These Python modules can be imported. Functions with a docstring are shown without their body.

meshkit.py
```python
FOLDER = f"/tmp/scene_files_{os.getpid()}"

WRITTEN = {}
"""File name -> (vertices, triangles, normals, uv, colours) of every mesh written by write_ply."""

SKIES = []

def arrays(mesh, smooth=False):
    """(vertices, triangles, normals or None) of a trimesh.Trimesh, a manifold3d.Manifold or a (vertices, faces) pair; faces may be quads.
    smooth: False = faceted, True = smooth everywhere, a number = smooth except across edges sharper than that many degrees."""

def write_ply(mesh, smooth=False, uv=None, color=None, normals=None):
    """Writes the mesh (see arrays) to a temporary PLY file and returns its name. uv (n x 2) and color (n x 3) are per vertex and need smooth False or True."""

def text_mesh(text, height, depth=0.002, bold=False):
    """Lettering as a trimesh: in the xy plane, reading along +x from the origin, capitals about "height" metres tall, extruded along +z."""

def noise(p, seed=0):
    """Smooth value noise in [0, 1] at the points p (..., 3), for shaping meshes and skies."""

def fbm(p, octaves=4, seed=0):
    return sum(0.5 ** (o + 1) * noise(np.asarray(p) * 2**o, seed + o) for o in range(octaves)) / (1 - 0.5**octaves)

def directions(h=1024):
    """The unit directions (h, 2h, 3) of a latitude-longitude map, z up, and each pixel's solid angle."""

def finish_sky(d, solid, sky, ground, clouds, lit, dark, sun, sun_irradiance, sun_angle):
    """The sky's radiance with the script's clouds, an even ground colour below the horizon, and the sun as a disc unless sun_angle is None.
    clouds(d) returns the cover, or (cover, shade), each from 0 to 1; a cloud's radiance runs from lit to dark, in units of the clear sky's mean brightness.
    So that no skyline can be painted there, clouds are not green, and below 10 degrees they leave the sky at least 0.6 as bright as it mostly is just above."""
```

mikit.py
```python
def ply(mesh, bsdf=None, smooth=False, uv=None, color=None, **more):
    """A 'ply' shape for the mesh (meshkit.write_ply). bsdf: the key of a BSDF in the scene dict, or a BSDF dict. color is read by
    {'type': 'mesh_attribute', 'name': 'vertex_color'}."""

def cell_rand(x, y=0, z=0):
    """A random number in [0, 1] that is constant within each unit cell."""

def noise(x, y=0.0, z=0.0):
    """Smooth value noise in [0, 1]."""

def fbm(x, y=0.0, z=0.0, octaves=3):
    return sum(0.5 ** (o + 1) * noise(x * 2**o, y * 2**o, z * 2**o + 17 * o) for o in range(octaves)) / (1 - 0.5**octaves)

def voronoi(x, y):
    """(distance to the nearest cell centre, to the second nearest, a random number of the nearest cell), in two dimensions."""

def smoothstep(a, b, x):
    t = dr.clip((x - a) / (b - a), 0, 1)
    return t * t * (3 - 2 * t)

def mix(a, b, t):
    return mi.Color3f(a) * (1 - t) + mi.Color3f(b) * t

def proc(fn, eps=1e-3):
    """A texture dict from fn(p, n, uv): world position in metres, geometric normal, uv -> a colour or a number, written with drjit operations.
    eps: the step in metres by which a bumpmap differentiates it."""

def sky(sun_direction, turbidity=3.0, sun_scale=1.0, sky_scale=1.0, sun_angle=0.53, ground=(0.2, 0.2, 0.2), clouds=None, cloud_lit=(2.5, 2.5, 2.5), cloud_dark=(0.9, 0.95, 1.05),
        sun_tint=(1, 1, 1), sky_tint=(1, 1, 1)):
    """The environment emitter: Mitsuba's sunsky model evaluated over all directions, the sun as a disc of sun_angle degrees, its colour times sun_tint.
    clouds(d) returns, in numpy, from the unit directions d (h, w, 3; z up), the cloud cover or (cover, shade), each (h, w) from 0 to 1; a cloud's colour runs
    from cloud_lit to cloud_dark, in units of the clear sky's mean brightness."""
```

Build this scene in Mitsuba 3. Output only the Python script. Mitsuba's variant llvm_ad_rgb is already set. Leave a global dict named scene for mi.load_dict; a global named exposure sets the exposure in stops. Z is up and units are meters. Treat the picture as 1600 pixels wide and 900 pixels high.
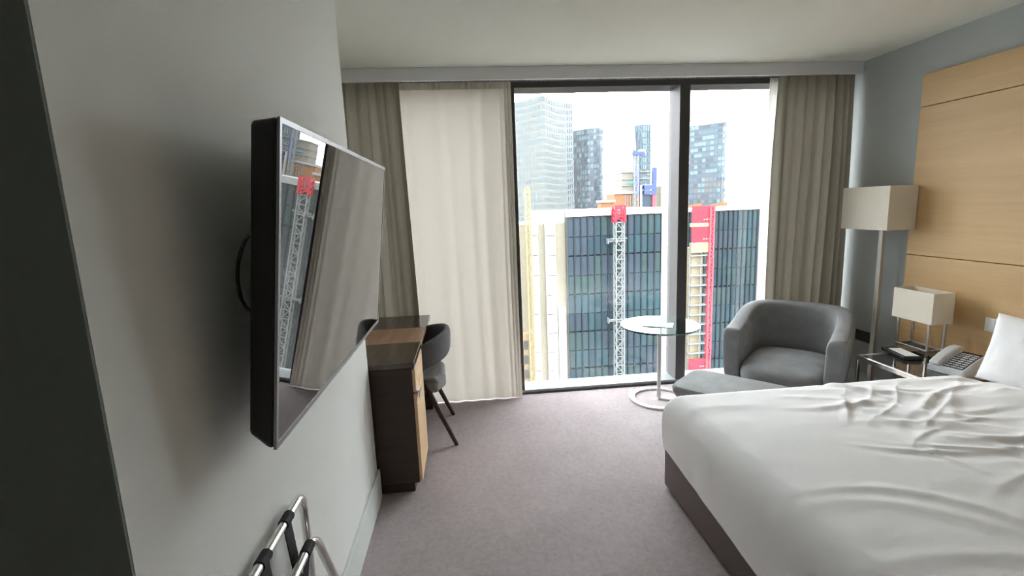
import math
import numpy as np
import trimesh
import manifold3d as m3
import mitsuba as mi
import drjit as dr
import mikit
from mikit import proc, noise, fbm, smoothstep, mix
from shapely.geometry import Polygon, Point, box as sbox
from scipy.spatial.transform import Rotation as Ro

T = mi.ScalarTransform4f
scene, labels = {}, {}

# ------------------------------------------------------------------ camera, sky, exposure
EYE = np.array([0.0, 0.0, 1.55])
CAM_R = Ro.from_euler('ZXY', [-0.0876, -0.1657, 0.03946]).as_matrix()
_fwd, _up = CAM_R @ [0, 1, 0], CAM_R @ [0, 0, 1]
scene['camera'] = {'type': 'perspective', 'fov_axis': 'x', 'fov': 2 * math.degrees(math.atan(800 / 757.4)),
                   'near_clip': 0.02, 'far_clip': 3000.0,
                   'to_world': T().look_at(origin=EYE.tolist(), target=(EYE + _fwd).tolist(), up=_up.tolist())}


def overcast(d):
    return np.ones(d.shape[:2]), 1 - np.clip(d[..., 2], 0, 1)      # even, thick overcast, a little brighter overhead


scene['sky'] = mikit.sky([0.2, 0.5, 0.85], turbidity=4, sun_scale=0.0, sun_angle=None, ground=(0.22, 0.22, 0.21),
                         clouds=overcast, cloud_lit=(1.93, 2.03, 2.10), cloud_dark=(1.50, 1.57, 1.61))
exposure = 5.7

# ------------------------------------------------------------------ materials
def rgb(*c):
    return {'type': 'rgb', 'value': list(c)}


def mat(name, d):
    scene['mat_' + name] = d


def diffuse(name, col):
    mat(name, {'type': 'twosided', 'b': {'type': 'diffuse', 'reflectance': rgb(*col) if isinstance(col, tuple) else col}})


def prin(name, col, rough=0.5, metallic=0.0, bump=None, **k):
    b = {'type': 'principled', 'base_color': rgb(*col) if isinstance(col, tuple) else col, 'roughness': rough, 'metallic': metallic, **k}
    if bump:
        b = {'type': 'bumpmap', 't': bump[0], 'scale': bump[1], 'b': b}
    mat(name, {'type': 'twosided', 'b': b})


def cloth_thin(name, col, dt, rough=0.9, **k):
    mat(name, {'type': 'principledthin', 'base_color': rgb(*col) if isinstance(col, tuple) else col, 'roughness': rough, 'diff_trans': dt, 'eta': 1.3, **k})


def t_carpet(p, n, uv):
    a = fbm(p.x * 3, p.y * 3, 0.0)
    b = fbm(p.x * 60, p.y * 60, 3.0, octaves=2)
    c = noise(p.x * 300, p.y * 300, 5.0)
    return mi.Color3f(.40, .352, .358) * (0.74 + 0.22 * a + 0.2 * b + .12 * c)


def t_oak(p, n, uv):
    g = fbm(p.y * 1.6, p.z * 46, p.x * 8, octaves=3)
    h = fbm(p.y * .8, p.z * 7, 4.0, octaves=2)
    f = noise(p.y * 6, p.z * 260, 2.0)
    return mix((.50, .31, .14), (.66, .455, .235), g * .45 + h * .4 + f * .15)


def t_darkwood(p, n, uv):
    g = fbm(p.x * 5 + p.y * 3, p.z * 60, p.y * 8, octaves=3)
    return mix((.040, .027, .022), (.062, .043, .034), g)


def t_topwood(p, n, uv):
    g = fbm(p.x * 60, p.y * 4, 1.0, octaves=3)
    return mix((.045, .030, .022), (.085, .058, .040), g)


def t_midwood(p, n, uv):
    g = fbm(p.x * 70, p.y * 4, 1.0, octaves=3)
    return mix((.24, .135, .085), (.33, .19, .12), g)


def t_lightwood(p, n, uv):
    g = fbm(p.y * 60, p.z * 4, 1.0, octaves=3)
    return mix((.56, .38, .21), (.70, .50, .30), g)


def t_drape(p, n, uv):
    w = noise(p.x * 90, p.y * 90, p.z * 900) * .5 + noise(p.x * 900, p.y * 900, p.z * 60) * .5
    return mix((.235, .215, .17), (.295, .27, .22), w)


def t_felt(p, n, uv):
    a = fbm(p.x * 14, p.y * 14, p.z * 14, octaves=3)
    b = noise(p.x * 420, p.y * 420, p.z * 420)
    return mi.Color3f(.215, .22, .222) * (0.78 + .34 * a + .1 * b)


def t_wall(p, n, uv):
    a = fbm(p.x * 1.7, p.y * 1.7, p.z * 1.7, octaves=2)
    return mi.Color3f(.77, .79, .765) * (0.97 + .06 * a)


def h_fine(p, n, uv):
    return fbm(p.x * 260, p.y * 260, p.z * 260, octaves=2)


def h_linen(p, n, uv):
    return fbm(p.x * 9, p.y * 9, p.z * 9, octaves=3)


prin('carpet', proc(t_carpet), 0.95, bump=(proc(h_fine, eps=8e-4), 0.0035), specular=0.1)
diffuse('wall', proc(t_wall))
diffuse('wall_right', (.46, .49, .485))
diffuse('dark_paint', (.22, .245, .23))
diffuse('entry_paint', (.66, .68, .66))
diffuse('ceiling', (.74, .75, .68))
diffuse('bulkhead', (.70, .71, .73))
diffuse('baseboard', (.66, .70, .68))
prin('oak', proc(t_oak), 0.42, specular=0.35)
prin('darkwood', proc(t_darkwood), 0.45, specular=0.3)
mat('topwood', {'type': 'twosided', 'b': {'type': 'roughplastic', 'diffuse_reflectance': proc(t_topwood), 'alpha': 0.03, 'int_ior': 1.6}})
prin('midwood', proc(t_midwood), 0.4)
prin('lightwood', proc(t_lightwood), 0.45)
cloth_thin('drape', proc(t_drape), 0.35)
cloth_thin('lining', (.80, .79, .74), 0.9)
cloth_thin('sheer', (.80, .755, .675), 0.27)
cloth_thin('sheer_tape', (.60, .56, .49), 0.35)
prin('felt', proc(t_felt), 0.9, sheen=0.6, specular=0.15)
prin('chair_felt', (.115, .115, .12), 0.9, sheen=0.6, specular=0.15)
prin('seat_felt', (.22, .225, .22), 0.9, sheen=0.5, specular=0.15)
prin('linen', (.84, .845, .85), 0.85, sheen=0.3, specular=0.2, bump=(proc(h_linen, eps=4e-3), 0.004))
prin('bedframe', (.105, .082, .076), 0.5)
prin('chrome', (.82, .82, .80), 0.14, 1.0)
prin('steel', (.62, .61, .58), 0.32, 1.0)
prin('brushed', (.50, .50, .49), 0.38, 1.0)
prin('black_metal', (.028, .027, .028), 0.45)
prin('mullion', (.045, .042, .042), 0.5)
prin('mullion_side', (.10, .10, .102), 0.5, 0.0)
prin('alu_pale', (.27, .295, .30), 0.45)
prin('tv_black', (.006, .006, .007), 0.38)
prin('tv_bezel', (.30, .30, .31), 0.35, 0.7)
mat('tv_screen', {'type': 'twosided', 'b': {'type': 'plastic', 'diffuse_reflectance': rgb(.004, .004, .005), 'int_ior': 2.0}})
mat('black_glass', {'type': 'twosided', 'b': {'type': 'plastic', 'diffuse_reflectance': rgb(.035, .032, .03), 'int_ior': 1.75}})
mat('window_glass', {'type': 'thindielectric', 'int_ior': 1.5})
mat('table_glass', {'type': 'dielectric', 'int_ior': 1.52, 'specular_transmittance': rgb(.90, .97, .94), 'specular_reflectance': rgb(.62, .68, .66)})
mat('table_rim', {'type': 'principledthin', 'base_color': rgb(.40, .72, .60), 'roughness': 0.25, 'diff_trans': 0.8, 'eta': 1.5})
cloth_thin('shade', (.84, .80, .70), 0.55)
prin('black_plastic', (.018, .018, .019), 0.35)
prin('grey_plastic', (.55, .57, .58), 0.3)
prin('white_plastic', (.75, .77, .74), 0.35)
prin('webbing', (.012, .012, .013), 0.75)
prin('paper', (.82, .84, .83), 0.7)
prin('paper_print', (.45, .72, .70), 0.7)
prin('leather', (.03, .029, .029), 0.5)
# hazy strip of glass beside the sheer curtain
mat('film', {'type': 'blendbsdf', 'weight': 0.06, 'a': {'type': 'thindielectric', 'int_ior': 1.5},
             'b': {'type': 'principledthin', 'base_color': rgb(.88, .86, .68), 'roughness': 0.6, 'diff_trans': 1.5, 'eta': 1.3}})
# outside
for i, c in enumerate([(.020, .046, .060), (.026, .058, .070), (.032, .062, .062), (.034, .052, .070), (.026, .066, .078)]):
    prin('facade_pane_%d' % i, c, 0.15, specular=0.35)
prin('fin', (.018, .026, .036), 0.6, specular=.2)
prin('facade_dark', (.02, .028, .034), 0.7, specular=.2)
prin('clad_white', (.26, .27, .262), 0.6)
prin('clad_beige', (.18, .165, .12), 0.6)
prin('tan_block', (.26, .18, .09), 0.7)
prin('roof_grey', (.22, .21, .20), 0.8)
prin('lattice_white', (.15, .165, .165), 0.5)
prin('lattice_yellow', (.26, .21, .09), 0.5)
prin('hoist_red', (.36, .008, .025), 0.5)
prin('hoist_red_pale', (.36, .05, .07), 0.5)
prin('scaffold_tan', (.22, .185, .12), 0.7)
prin('core_orange', (.20, .085, .035), 0.8)
prin('core_concrete', (.17, .16, .14), 0.8)
prin('steel_blue', (.025, .05, .26), 0.5)
prin('cyan_net', (.06, .22, .27), 0.6)
prin('tower_grey', (.065, .08, .08), 0.5)
prin('tower_blue', (.014, .036, .062), 0.4)
prin('tower_tint', (.045, .062, .066), 0.4)
prin('win_dark', (.015, .028, .04), 0.3, specular=.3)
prin('win_pale', (.06, .115, .13), 0.3, specular=.4)
prin('win_mid', (.022, .060, .085), 0.3, specular=.3)
prin('tower_brown', (.07, .058, .045), 0.6)
prin('brick_far', (.20, .12, .085), 0.85)
diffuse('city_ground', (.20, .20, .19))
scene['haze_air'] = {'type': 'homogeneous', 'albedo': rgb(.995, .995, .995), 'sigma_t': 0.00035}
mat('haze_skin', {'type': 'null'})

# ------------------------------------------------------------------ mesh helpers
def cat(*ms):
    return trimesh.util.concatenate([m for m in ms])


def bx(x0, x1, y0, y1, z0, z1):
    m = trimesh.creation.box((x1 - x0, y1 - y0, z1 - z0))
    m.apply_translation([(x0 + x1) / 2, (y0 + y1) / 2, (z0 + z1) / 2])
    return m


def cb(x0, x1, y0, y1, z0, z1, c=0.004):
    """a box with chamfered edges"""
    pts = []
    for i, x in enumerate((x0, x1)):
        for j, y in enumerate((y0, y1)):
            for k, z in enumerate((z0, z1)):
                sx, sy, sz = (c if i == 0 else -c), (c if j == 0 else -c), (c if k == 0 else -c)
                pts += [(x + sx, y + sy, z), (x + sx, y, z + sz), (x, y + sy, z + sz)]
    return trimesh.convex.convex_hull(np.array(pts))


def rb(x0, x1, y0, y1, z0, z1, r=0.02, seg=12):
    """a box with round edges"""
    s = m3.Manifold.sphere(r, seg)
    parts = [s.translate([x, y, z]) for x in (x0 + r, x1 - r) for y in (y0 + r, y1 - r) for z in (z0 + r, z1 - r)]
    h = m3.Manifold.batch_hull(parts).to_mesh()
    return trimesh.Trimesh(h.vert_properties[:, :3], h.tri_verts, process=True)


def tube(pts, r, sides=10, closed=False):
    p = np.asarray(pts, float)
    n = len(p)
    t = (np.roll(p, -1, 0) - np.roll(p, 1, 0)) if closed else np.gradient(p, axis=0)
    t /= np.linalg.norm(t, axis=1, keepdims=True) + 1e-12
    a = np.cross(t[0], [0, 0, 1.0] if abs(t[0][2]) < .9 else [1.0, 0, 0])
    A = []
    for k in range(n):
        a = a - t[k] * (a @ t[k])
        a /= np.linalg.norm(a)
        A.append(a)
    A = np.array(A)
    B = np.cross(t, A)
    ang = np.arange(sides) * 2 * np.pi / sides
    rr = np.broadcast_to(r, (n,))[:, None, None]
    v = (p[:, None] + rr * (np.cos(ang)[None, :, None] * A[:, None] + np.sin(ang)[None, :, None] * B[:, None])).reshape(-1, 3)
    f = []
    for i in range(n if closed else n - 1):
        k = (i + 1) % n
        for j in range(sides):
            l = (j + 1) % sides
            f += [[i * sides + j, i * sides + l, k * sides + l], [i * sides + j, k * sides + l, k * sides + j]]
    if not closed:
        v = np.vstack([v, p[:1], p[-1:]])
        for j in range(sides):
            l = (j + 1) % sides
            f += [[n * sides, l, j], [n * sides + 1, (n - 1) * sides + j, (n - 1) * sides + l]]
    m = trimesh.Trimesh(v, np.array(f), process=False)
    m.fix_normals()
    return m


def bar(a, b, w, h=None):
    """a square bar from a to b"""
    a, b = np.asarray(a, float), np.asarray(b, float)
    L = np.linalg.norm(b - a)
    m = trimesh.creation.box((w, h or w, L))
    m.apply_transform(trimesh.geometry.align_vectors([0, 0, 1], (b - a) / L))
    m.apply_translation((a + b) / 2)
    return m


def taper(a, b, ra, rb_, sides=14):
    return tube([np.asarray(a, float) * (1 - t) + np.asarray(b, float) * t for t in (0, .33, .66, 1)], np.linspace(ra, rb_, 4), sides)


def fillet(pts, r, n=6):
    """round the corners of a polyline"""
    p = [np.asarray(q, float) for q in pts]
    out = [p[0]]
    for i in range(1, len(p) - 1):
        a, b, c = p[i - 1], p[i], p[i + 1]
        u, v = (a - b) / np.linalg.norm(a - b), (c - b) / np.linalg.norm(c - b)
        s, e = b + u * r, b + v * r
        for t in np.linspace(0, 1, n):
            out.append((1 - t) ** 2 * s + 2 * t * (1 - t) * b + t * t * e)
    return np.array(out + [p[-1]])


def grid(fn, us, vs):
    U, V = np.meshgrid(us, vs, indexing='ij')
    P = fn(U, V)
    nu, nv = len(us), len(vs)
    i, j = np.meshgrid(np.arange(nu - 1), np.arange(nv - 1), indexing='ij')
    q = np.stack([i * nv + j, (i + 1) * nv + j, (i + 1) * nv + j + 1, i * nv + j + 1], -1).reshape(-1, 4)
    return trimesh.Trimesh(P.reshape(-1, 3), np.vstack([q[:, [0, 1, 2]], q[:, [0, 2, 3]]]), process=False)


def ext(poly, z0, z1):
    m = trimesh.creation.extrude_polygon(poly, z1 - z0, engine='earcut')
    m.apply_translation([0, 0, z0])
    return m


def moved(m, loc=(0, 0, 0), rotz=0.0, pre=None):
    m = m.copy()
    if pre is not None:
        m.apply_transform(pre)
    m.apply_transform(trimesh.transformations.rotation_matrix(math.radians(rotz), [0, 0, 1]))
    m.apply_translation(loc)
    return m


def numbered(key):
    if key not in scene and key not in labels:
        return key
    i = 1
    while '%s_%03d' % (key, i) in scene or '%s_%03d' % (key, i) in labels:
        i += 1
    return '%s_%03d' % (key, i)


def tag(key, label=None, category=None, group=None, kind=None):
    labels[key] = {k: v for k, v in dict(label=label, category=category, group=group, kind=kind).items() if v}
    return key


def thing(name, label, category, group=None):
    return tag(numbered(name), label, category, group)


def obj(name, mesh, m, parent=None, smooth=False, label=None, kind=None, **more):
    key = numbered(parent + '__' + name if parent else name)
    scene[key] = mikit.ply(mesh, 'mat_' + m, smooth, **more)
    if label or kind:
        tag(key, label, None, None, kind)
    return key


def struct(name, mesh, m, label=None, smooth=False, parent=None):
    key = obj(name, mesh, m, parent, smooth)
    if parent is None:
        tag(key, label, None, None, 'structure')
    return key


# ------------------------------------------------------------------ room
XL, XR, CEIL = -0.553, 3.127, 2.553          # face of the pier with the TV, right wall, ceiling
XREC = -0.93                                 # wall of the recess behind the desk
YP0, YP1 = 0.74, 2.49                        # near and far ends of the pier
YV, YG, YB, XB = 3.70, 4.00, -1.7, -1.9      # bulkhead face, window glass, rear wall, entry wall
struct('floor', bx(XB - .15, XR + .15, YB - .15, 4.12, -0.2, 0), 'carpet', 'mauve grey carpet floor')
struct('ceiling', bx(XB - .15, XR + .15, YB - .15, 4.12, CEIL, CEIL + .2), 'ceiling', 'plain off-white ceiling')
struct('wall_left', bx(XREC - .6, XL, YP0, YP1, 0, CEIL), 'wall', 'pale grey-green wall that the television hangs on')
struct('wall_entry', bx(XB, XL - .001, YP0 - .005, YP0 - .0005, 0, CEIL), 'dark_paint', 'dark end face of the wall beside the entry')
struct('wall_recess', bx(XREC - .15, XREC, YP1, 4.12, 0, CEIL), 'wall', 'wall of the recess behind the desk')
struct('wall_right', bx(XR, XR + .15, YB - .15, 4.12, 0, CEIL), 'wall_right', 'grey wall behind the lamps')
struct('wall_rear', bx(XB - .15, XR + .15, YB - .15, YB, 0, CEIL), 'entry_paint', 'wall behind the viewer')
struct('wall_corridor', bx(XB - .15, XB, YB, YP0, 0, CEIL), 'entry_paint', 'wall of the entry corridor')
struct('wall_above_window', bx(XREC - .1, XR + .1, YV + .14, 4.12, 2.48, CEIL + .02), 'bulkhead', 'strip of wall above the window')
struct('trim_1', cb(XREC, XR, YV, YV + .025, 2.462, CEIL, .003), 'bulkhead', 'pale bulkhead that hides the curtain tracks')
bb = cb(XL, XL + .013, YP0 + .012, YP1 + .013, 0, .172, .003)
struct('baseboard_left', cat(bb, cb(XREC, XL + .013, YP1, YP1 + .013, 0, .172, .003)), 'baseboard', 'pale green baseboard under the television')
struct('baseboard_right', cb(XR - .013, XR, 3.16, 3.84, 0, .12, .003), 'baseboard', 'baseboard of the right wall')

# ------------------------------------------------------------------ window
F0, F1 = 3.84, 4.04                           # frame depth
struct('window_1__pane', bx(XREC, .33, YG - .002, YG + .002, .03, 2.46), 'window_glass')
struct('window_2__pane', bx(.41, 1.717, YG - .002, YG + .002, .03, 2.46), 'window_glass')
struct('window_3__pane', bx(1.80, XR, YG - .002, YG + .002, .03, 2.46), 'window_glass')
for k in '123':
    tag('window_' + k, {'1': 'floor-to-ceiling window behind the sheer curtain', '2': 'wide window pane with the glass table in front', '3': 'narrow window pane behind the armchair'}[k], None, None, 'structure')
# a single sheet per pane (thindielectric wants one surface)
for k, (a, b) in {'1': (XREC, .33), '2': (.41, 1.717), '3': (1.80, XR)}.items():
    scene['window_%s__pane' % k] = mikit.ply((np.array([[a, YG, .03], [b, YG, .03], [b, YG, 2.46], [a, YG, 2.46]]), np.array([[0, 1, 2], [0, 2, 3]])), 'mat_window_glass')
for k, (a, b) in {'1': (XREC, .37), '2': (.37, 1.76), '3': (1.76, XR)}.items():
    obj('head_frame', cb(a, b, F0, F1, 2.435, 2.50, .003), 'mullion', 'window_' + k)
    obj('bottom_rail', cb(a, b, F0, F1, 0.0, .032, .003), 'alu_pale', 'window_' + k)
    obj('floor_seal', bx(a, b, F0 - .012, F0, 0.0, .012), 'black_metal', 'window_' + k)
obj('mullion', cb(.318, .412, F0, F1, .03, 2.44, .003), 'mullion', 'window_2')
mk = obj('mullion', cb(1.719, 1.80, F0, F1, .03, 2.44, .003), 'mullion', 'window_3')
obj('side_cover', bx(1.7165, 1.7195, F0 + .004, F1, .034, 2.436), 'mullion_side', mk, label='brushed grey side cover')
obj('outer_fin', bx(1.717, 1.79, F1, F1 + .14, -.05, 2.52), 'alu_pale', mk, label='white outer fin')
obj('side_frame', cb(XR - .05, XR, F0, F1, .03, 2.44, .003), 'mullion', 'window_3')
key = 'window_2__hazy_strip'
scene[key] = mikit.ply((np.array([[.412, 4.025, .03], [.835, 4.025, .03], [.845, 4.025, 2.46], [.412, 4.025, 2.46]]), np.array([[0, 1, 2], [0, 2, 3]])), 'mat_film')
tag(key, 'hazy pale strip of glass')

# ------------------------------------------------------------------ curtains
def curtain(xs_top, xs_bot, y0, z0, z1, folds, amp, seed, nu=260, nv=60, flare=0.0, sharp=1.0, drift=0.01, tight=None):
    r = np.random.default_rng(seed)
    ph = r.uniform(0, 6.28, 6)
    def fn(U, V):
        w = U + 0.02 * np.sin(U * 9 + ph[0]) + .012 * np.sin(U * 23 + ph[1])
        if tight:
            w = w + tight[1] * np.maximum(0, (U - tight[0]) / (1 - tight[0])) ** 2
        s = np.sin(w * folds * 2 * np.pi + ph[2] + .5 * np.sin(V * 2.3 + ph[3]))
        s = np.sign(s) * np.abs(s) ** sharp
        am = amp * (0.72 + .28 * np.sin(U * 17 + ph[4] + V)) * (0.55 + .45 * np.minimum(1, (1 - V) * 4) + .25 * V * 0 + .25 * (1 - V))
        x = (xs_top[0] + (xs_top[1] - xs_top[0]) * U) * V + (xs_bot[0] + (xs_bot[1] - xs_bot[0]) * U) * (1 - V)
        x = x + amp * .35 * np.cos(w * folds * 2 * np.pi + ph[2]) * np.minimum(1, np.minimum(U, 1 - U) * 12) + drift * np.sin(V * 3.1 + ph[5] + U * 5)
        y = y0 + am * s - flare * (1 - V) ** 4
        return np.stack([x, y, z0 + (z1 - z0) * V], -1)
    return grid(fn, np.linspace(0, 1, nu), np.linspace(0, 1, nv))


key = obj('drape_curtain', curtain((-.925, -.425), (-.925, -.405), 3.764, .012, 2.475, 7, .040, 3, sharp=.8), 'drape', smooth=True)
tag(key, 'taupe drape gathered at the left end of the window, behind the desk', 'curtain', 'taupe drapes')
key = obj('drape_curtain', curtain((2.485, 3.095), (2.455, 3.085), 3.750, .012, 2.475, 8, .044, 5, sharp=.8), 'drape', smooth=True)
tag(key, 'taupe drape hanging at the right end of the window, behind the armchair', 'curtain', 'taupe drapes')
st = thing('sheer_curtain', 'wide white sheer curtain drawn across the left part of the window', 'curtain', 'sheer curtains')
obj('cloth', curtain((-.48, .380), (-.48, .390), 3.827, .008, 2.472, 6, .008, 11, nu=420, nv=80, flare=.05, drift=.006, tight=(.86, .5)), 'sheer', st, True)
obj('header_tape', curtain((-.47, .380), (-.47, .380), 3.812, 2.425, 2.474, 22, .006, 12, nu=300, nv=6, drift=0), 'sheer_tape', st, True, label='pleated beige heading tape')
st = thing('sheer_curtain', 'narrow white sheer curtain bunched beside the drape behind the armchair', 'curtain', 'sheer curtains')
obj('cloth', curtain((2.44, 2.52), (2.395, 2.50), 3.829, .034, 2.472, 4, .008, 21, nu=120, nv=60, drift=.004), 'lining', st, True)

# ------------------------------------------------------------------ oak panelling on the right wall
hp = thing('headboard_panel', 'tall oak veneer headboard panel with horizontal seams on the right wall', 'headboard')
for z0, z1 in ((.10, 1.109), (1.113, 2.101), (2.105, 2.313)):
    obj('board', cb(XR - .035, XR - .001, -.6, 3.155, z0, z1, .0025), 'oak', hp)

# ------------------------------------------------------------------ television on its bracket
tvW, tvH = 1.20, 0.690
tv_yaw, tv_tilt = 0.006, 0.125
U_ = np.array([math.sin(tv_yaw), math.cos(tv_yaw), 0])
N0 = np.array([math.cos(tv_yaw), -math.sin(tv_yaw), 0])
V_ = np.array([0, 0, 1]) * math.cos(tv_tilt) + N0 * math.sin(tv_tilt)
N_ = np.cross(U_, V_)
TVM = np.eye(4)
TVM[:3, 0], TVM[:3, 1], TVM[:3, 2], TVM[:3, 3] = U_, V_, N_, [-.385, 1.612, 1.397]
if np.linalg.det(TVM[:3, :3]) < 0:
    raise ValueError
tv = thing('television', 'flat black wall-mounted television tilted down, reflecting the window', 'television')


def rrect(w, h, r):
    return sbox(-w / 2 + r, -h / 2 + r, w / 2 - r, h / 2 - r).buffer(r, quad_segs=6)


back = m3.Manifold.batch_hull([m3.Manifold.sphere(.012, 10).translate([x, y, z]) for x in (-tvW / 2 + .013, tvW / 2 - .013) for y in (-tvH / 2 + .013, tvH / 2 - .013) for z in (-.014,)] +
                              [m3.Manifold.sphere(.012, 10).translate([x, y, -.05]) for x in (-tvW / 2 + .022, tvW / 2 - .022) for y in (-tvH / 2 + .035, tvH / 2 - .02)]).to_mesh()
back = trimesh.Trimesh(back.vert_properties[:, :3], back.tri_verts)
obj('housing', back.apply_transform(TVM), 'tv_black', tv, 30, label='black rear housing')
obj('bezel', ext(rrect(tvW, tvH, .004).difference(sbox(-tvW / 2 + .011, -tvH / 2 + .014, tvW / 2 - .011, tvH / 2 - .011)), -.006, .0).apply_transform(TVM), 'tv_bezel', tv, label='thin silver-grey bezel')
obj('screen', bx(-tvW / 2 + .010, tvW / 2 - .010, -tvH / 2 + .013, tvH / 2 - .010, -.004, -.0015).apply_transform(TVM), 'tv_screen', tv, label='glossy black screen')
bk = obj('wall_bracket', cat(cb(XL + .001, XL + .02, 1.50, 1.70, 1.28, 1.56, .004), bar((XL + .02, 1.60, 1.40), (-.45, 1.60, 1.40), .05, .07)), 'black_metal', tv, label='black steel wall bracket')
cab = fillet([(XL + .006, 1.56, 1.50), (-.515, 1.20, 1.515), (-.505, 1.09, 1.43), (-.51, 1.13, 1.33), (-.50, 1.30, 1.32), (-.452, 1.45, 1.36)], .06, 7)
key = obj('power_cable', tube(cab, .0042, 8), 'black_plastic', None, True)
tag(key, 'thin black cable looping out behind the television', 'cable')

# ------------------------------------------------------------------ luggage rack
lr = thing('luggage_rack', 'folded chrome luggage rack with black straps below the television', 'luggage rack')


def rack_frame(x, y0, y1, z, foot_x, foot_dy):
    pts = [(foot_x, y0 - .02, .013), (x, y0, z), (x, y1, z), (foot_x, y1 + foot_dy, .013)]
    return tube(fillet(pts, .05, 8), .0115, 12)


obj('frame', rack_frame(-.520, .86, 1.352, .752, -.50, -.06), 'chrome', lr, True)
obj('frame', rack_frame(-.475, .84, 1.285, .660, -.36, .14), 'chrome', lr, True)
for y in (.93, 1.075, 1.225):
    pts = fillet([(-.520, y, .755), (-.500, y, .50), (-.475, y, .662)], .03, 8)
    strap = []
    w = .045
    a = cat(tube([(-.520, y - w / 2, .752), (-.520, y + w / 2, .752)], .0145, 12), tube([(-.475, y - w / 2, .660), (-.475, y + w / 2, .660)], .0145, 12))
    for p0, p1 in zip(pts[:-1], pts[1:]):
        d = (p1 - p0) / np.linalg.norm(p1 - p0)
        b = trimesh.creation.box((.003, w, np.linalg.norm(p1 - p0) + .002))
        b.apply_transform(trimesh.geometry.align_vectors([0, 0, 1], d))
        b.apply_translation((p0 + p1) / 2)
        strap.append(b)
    obj('strap', cat(a, *strap), 'webbing', lr, label='black webbing strap')
obj('pivot', bar((-.53, 1.30, .36), (-.42, 1.30, .36), .012), 'steel', lr)

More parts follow.
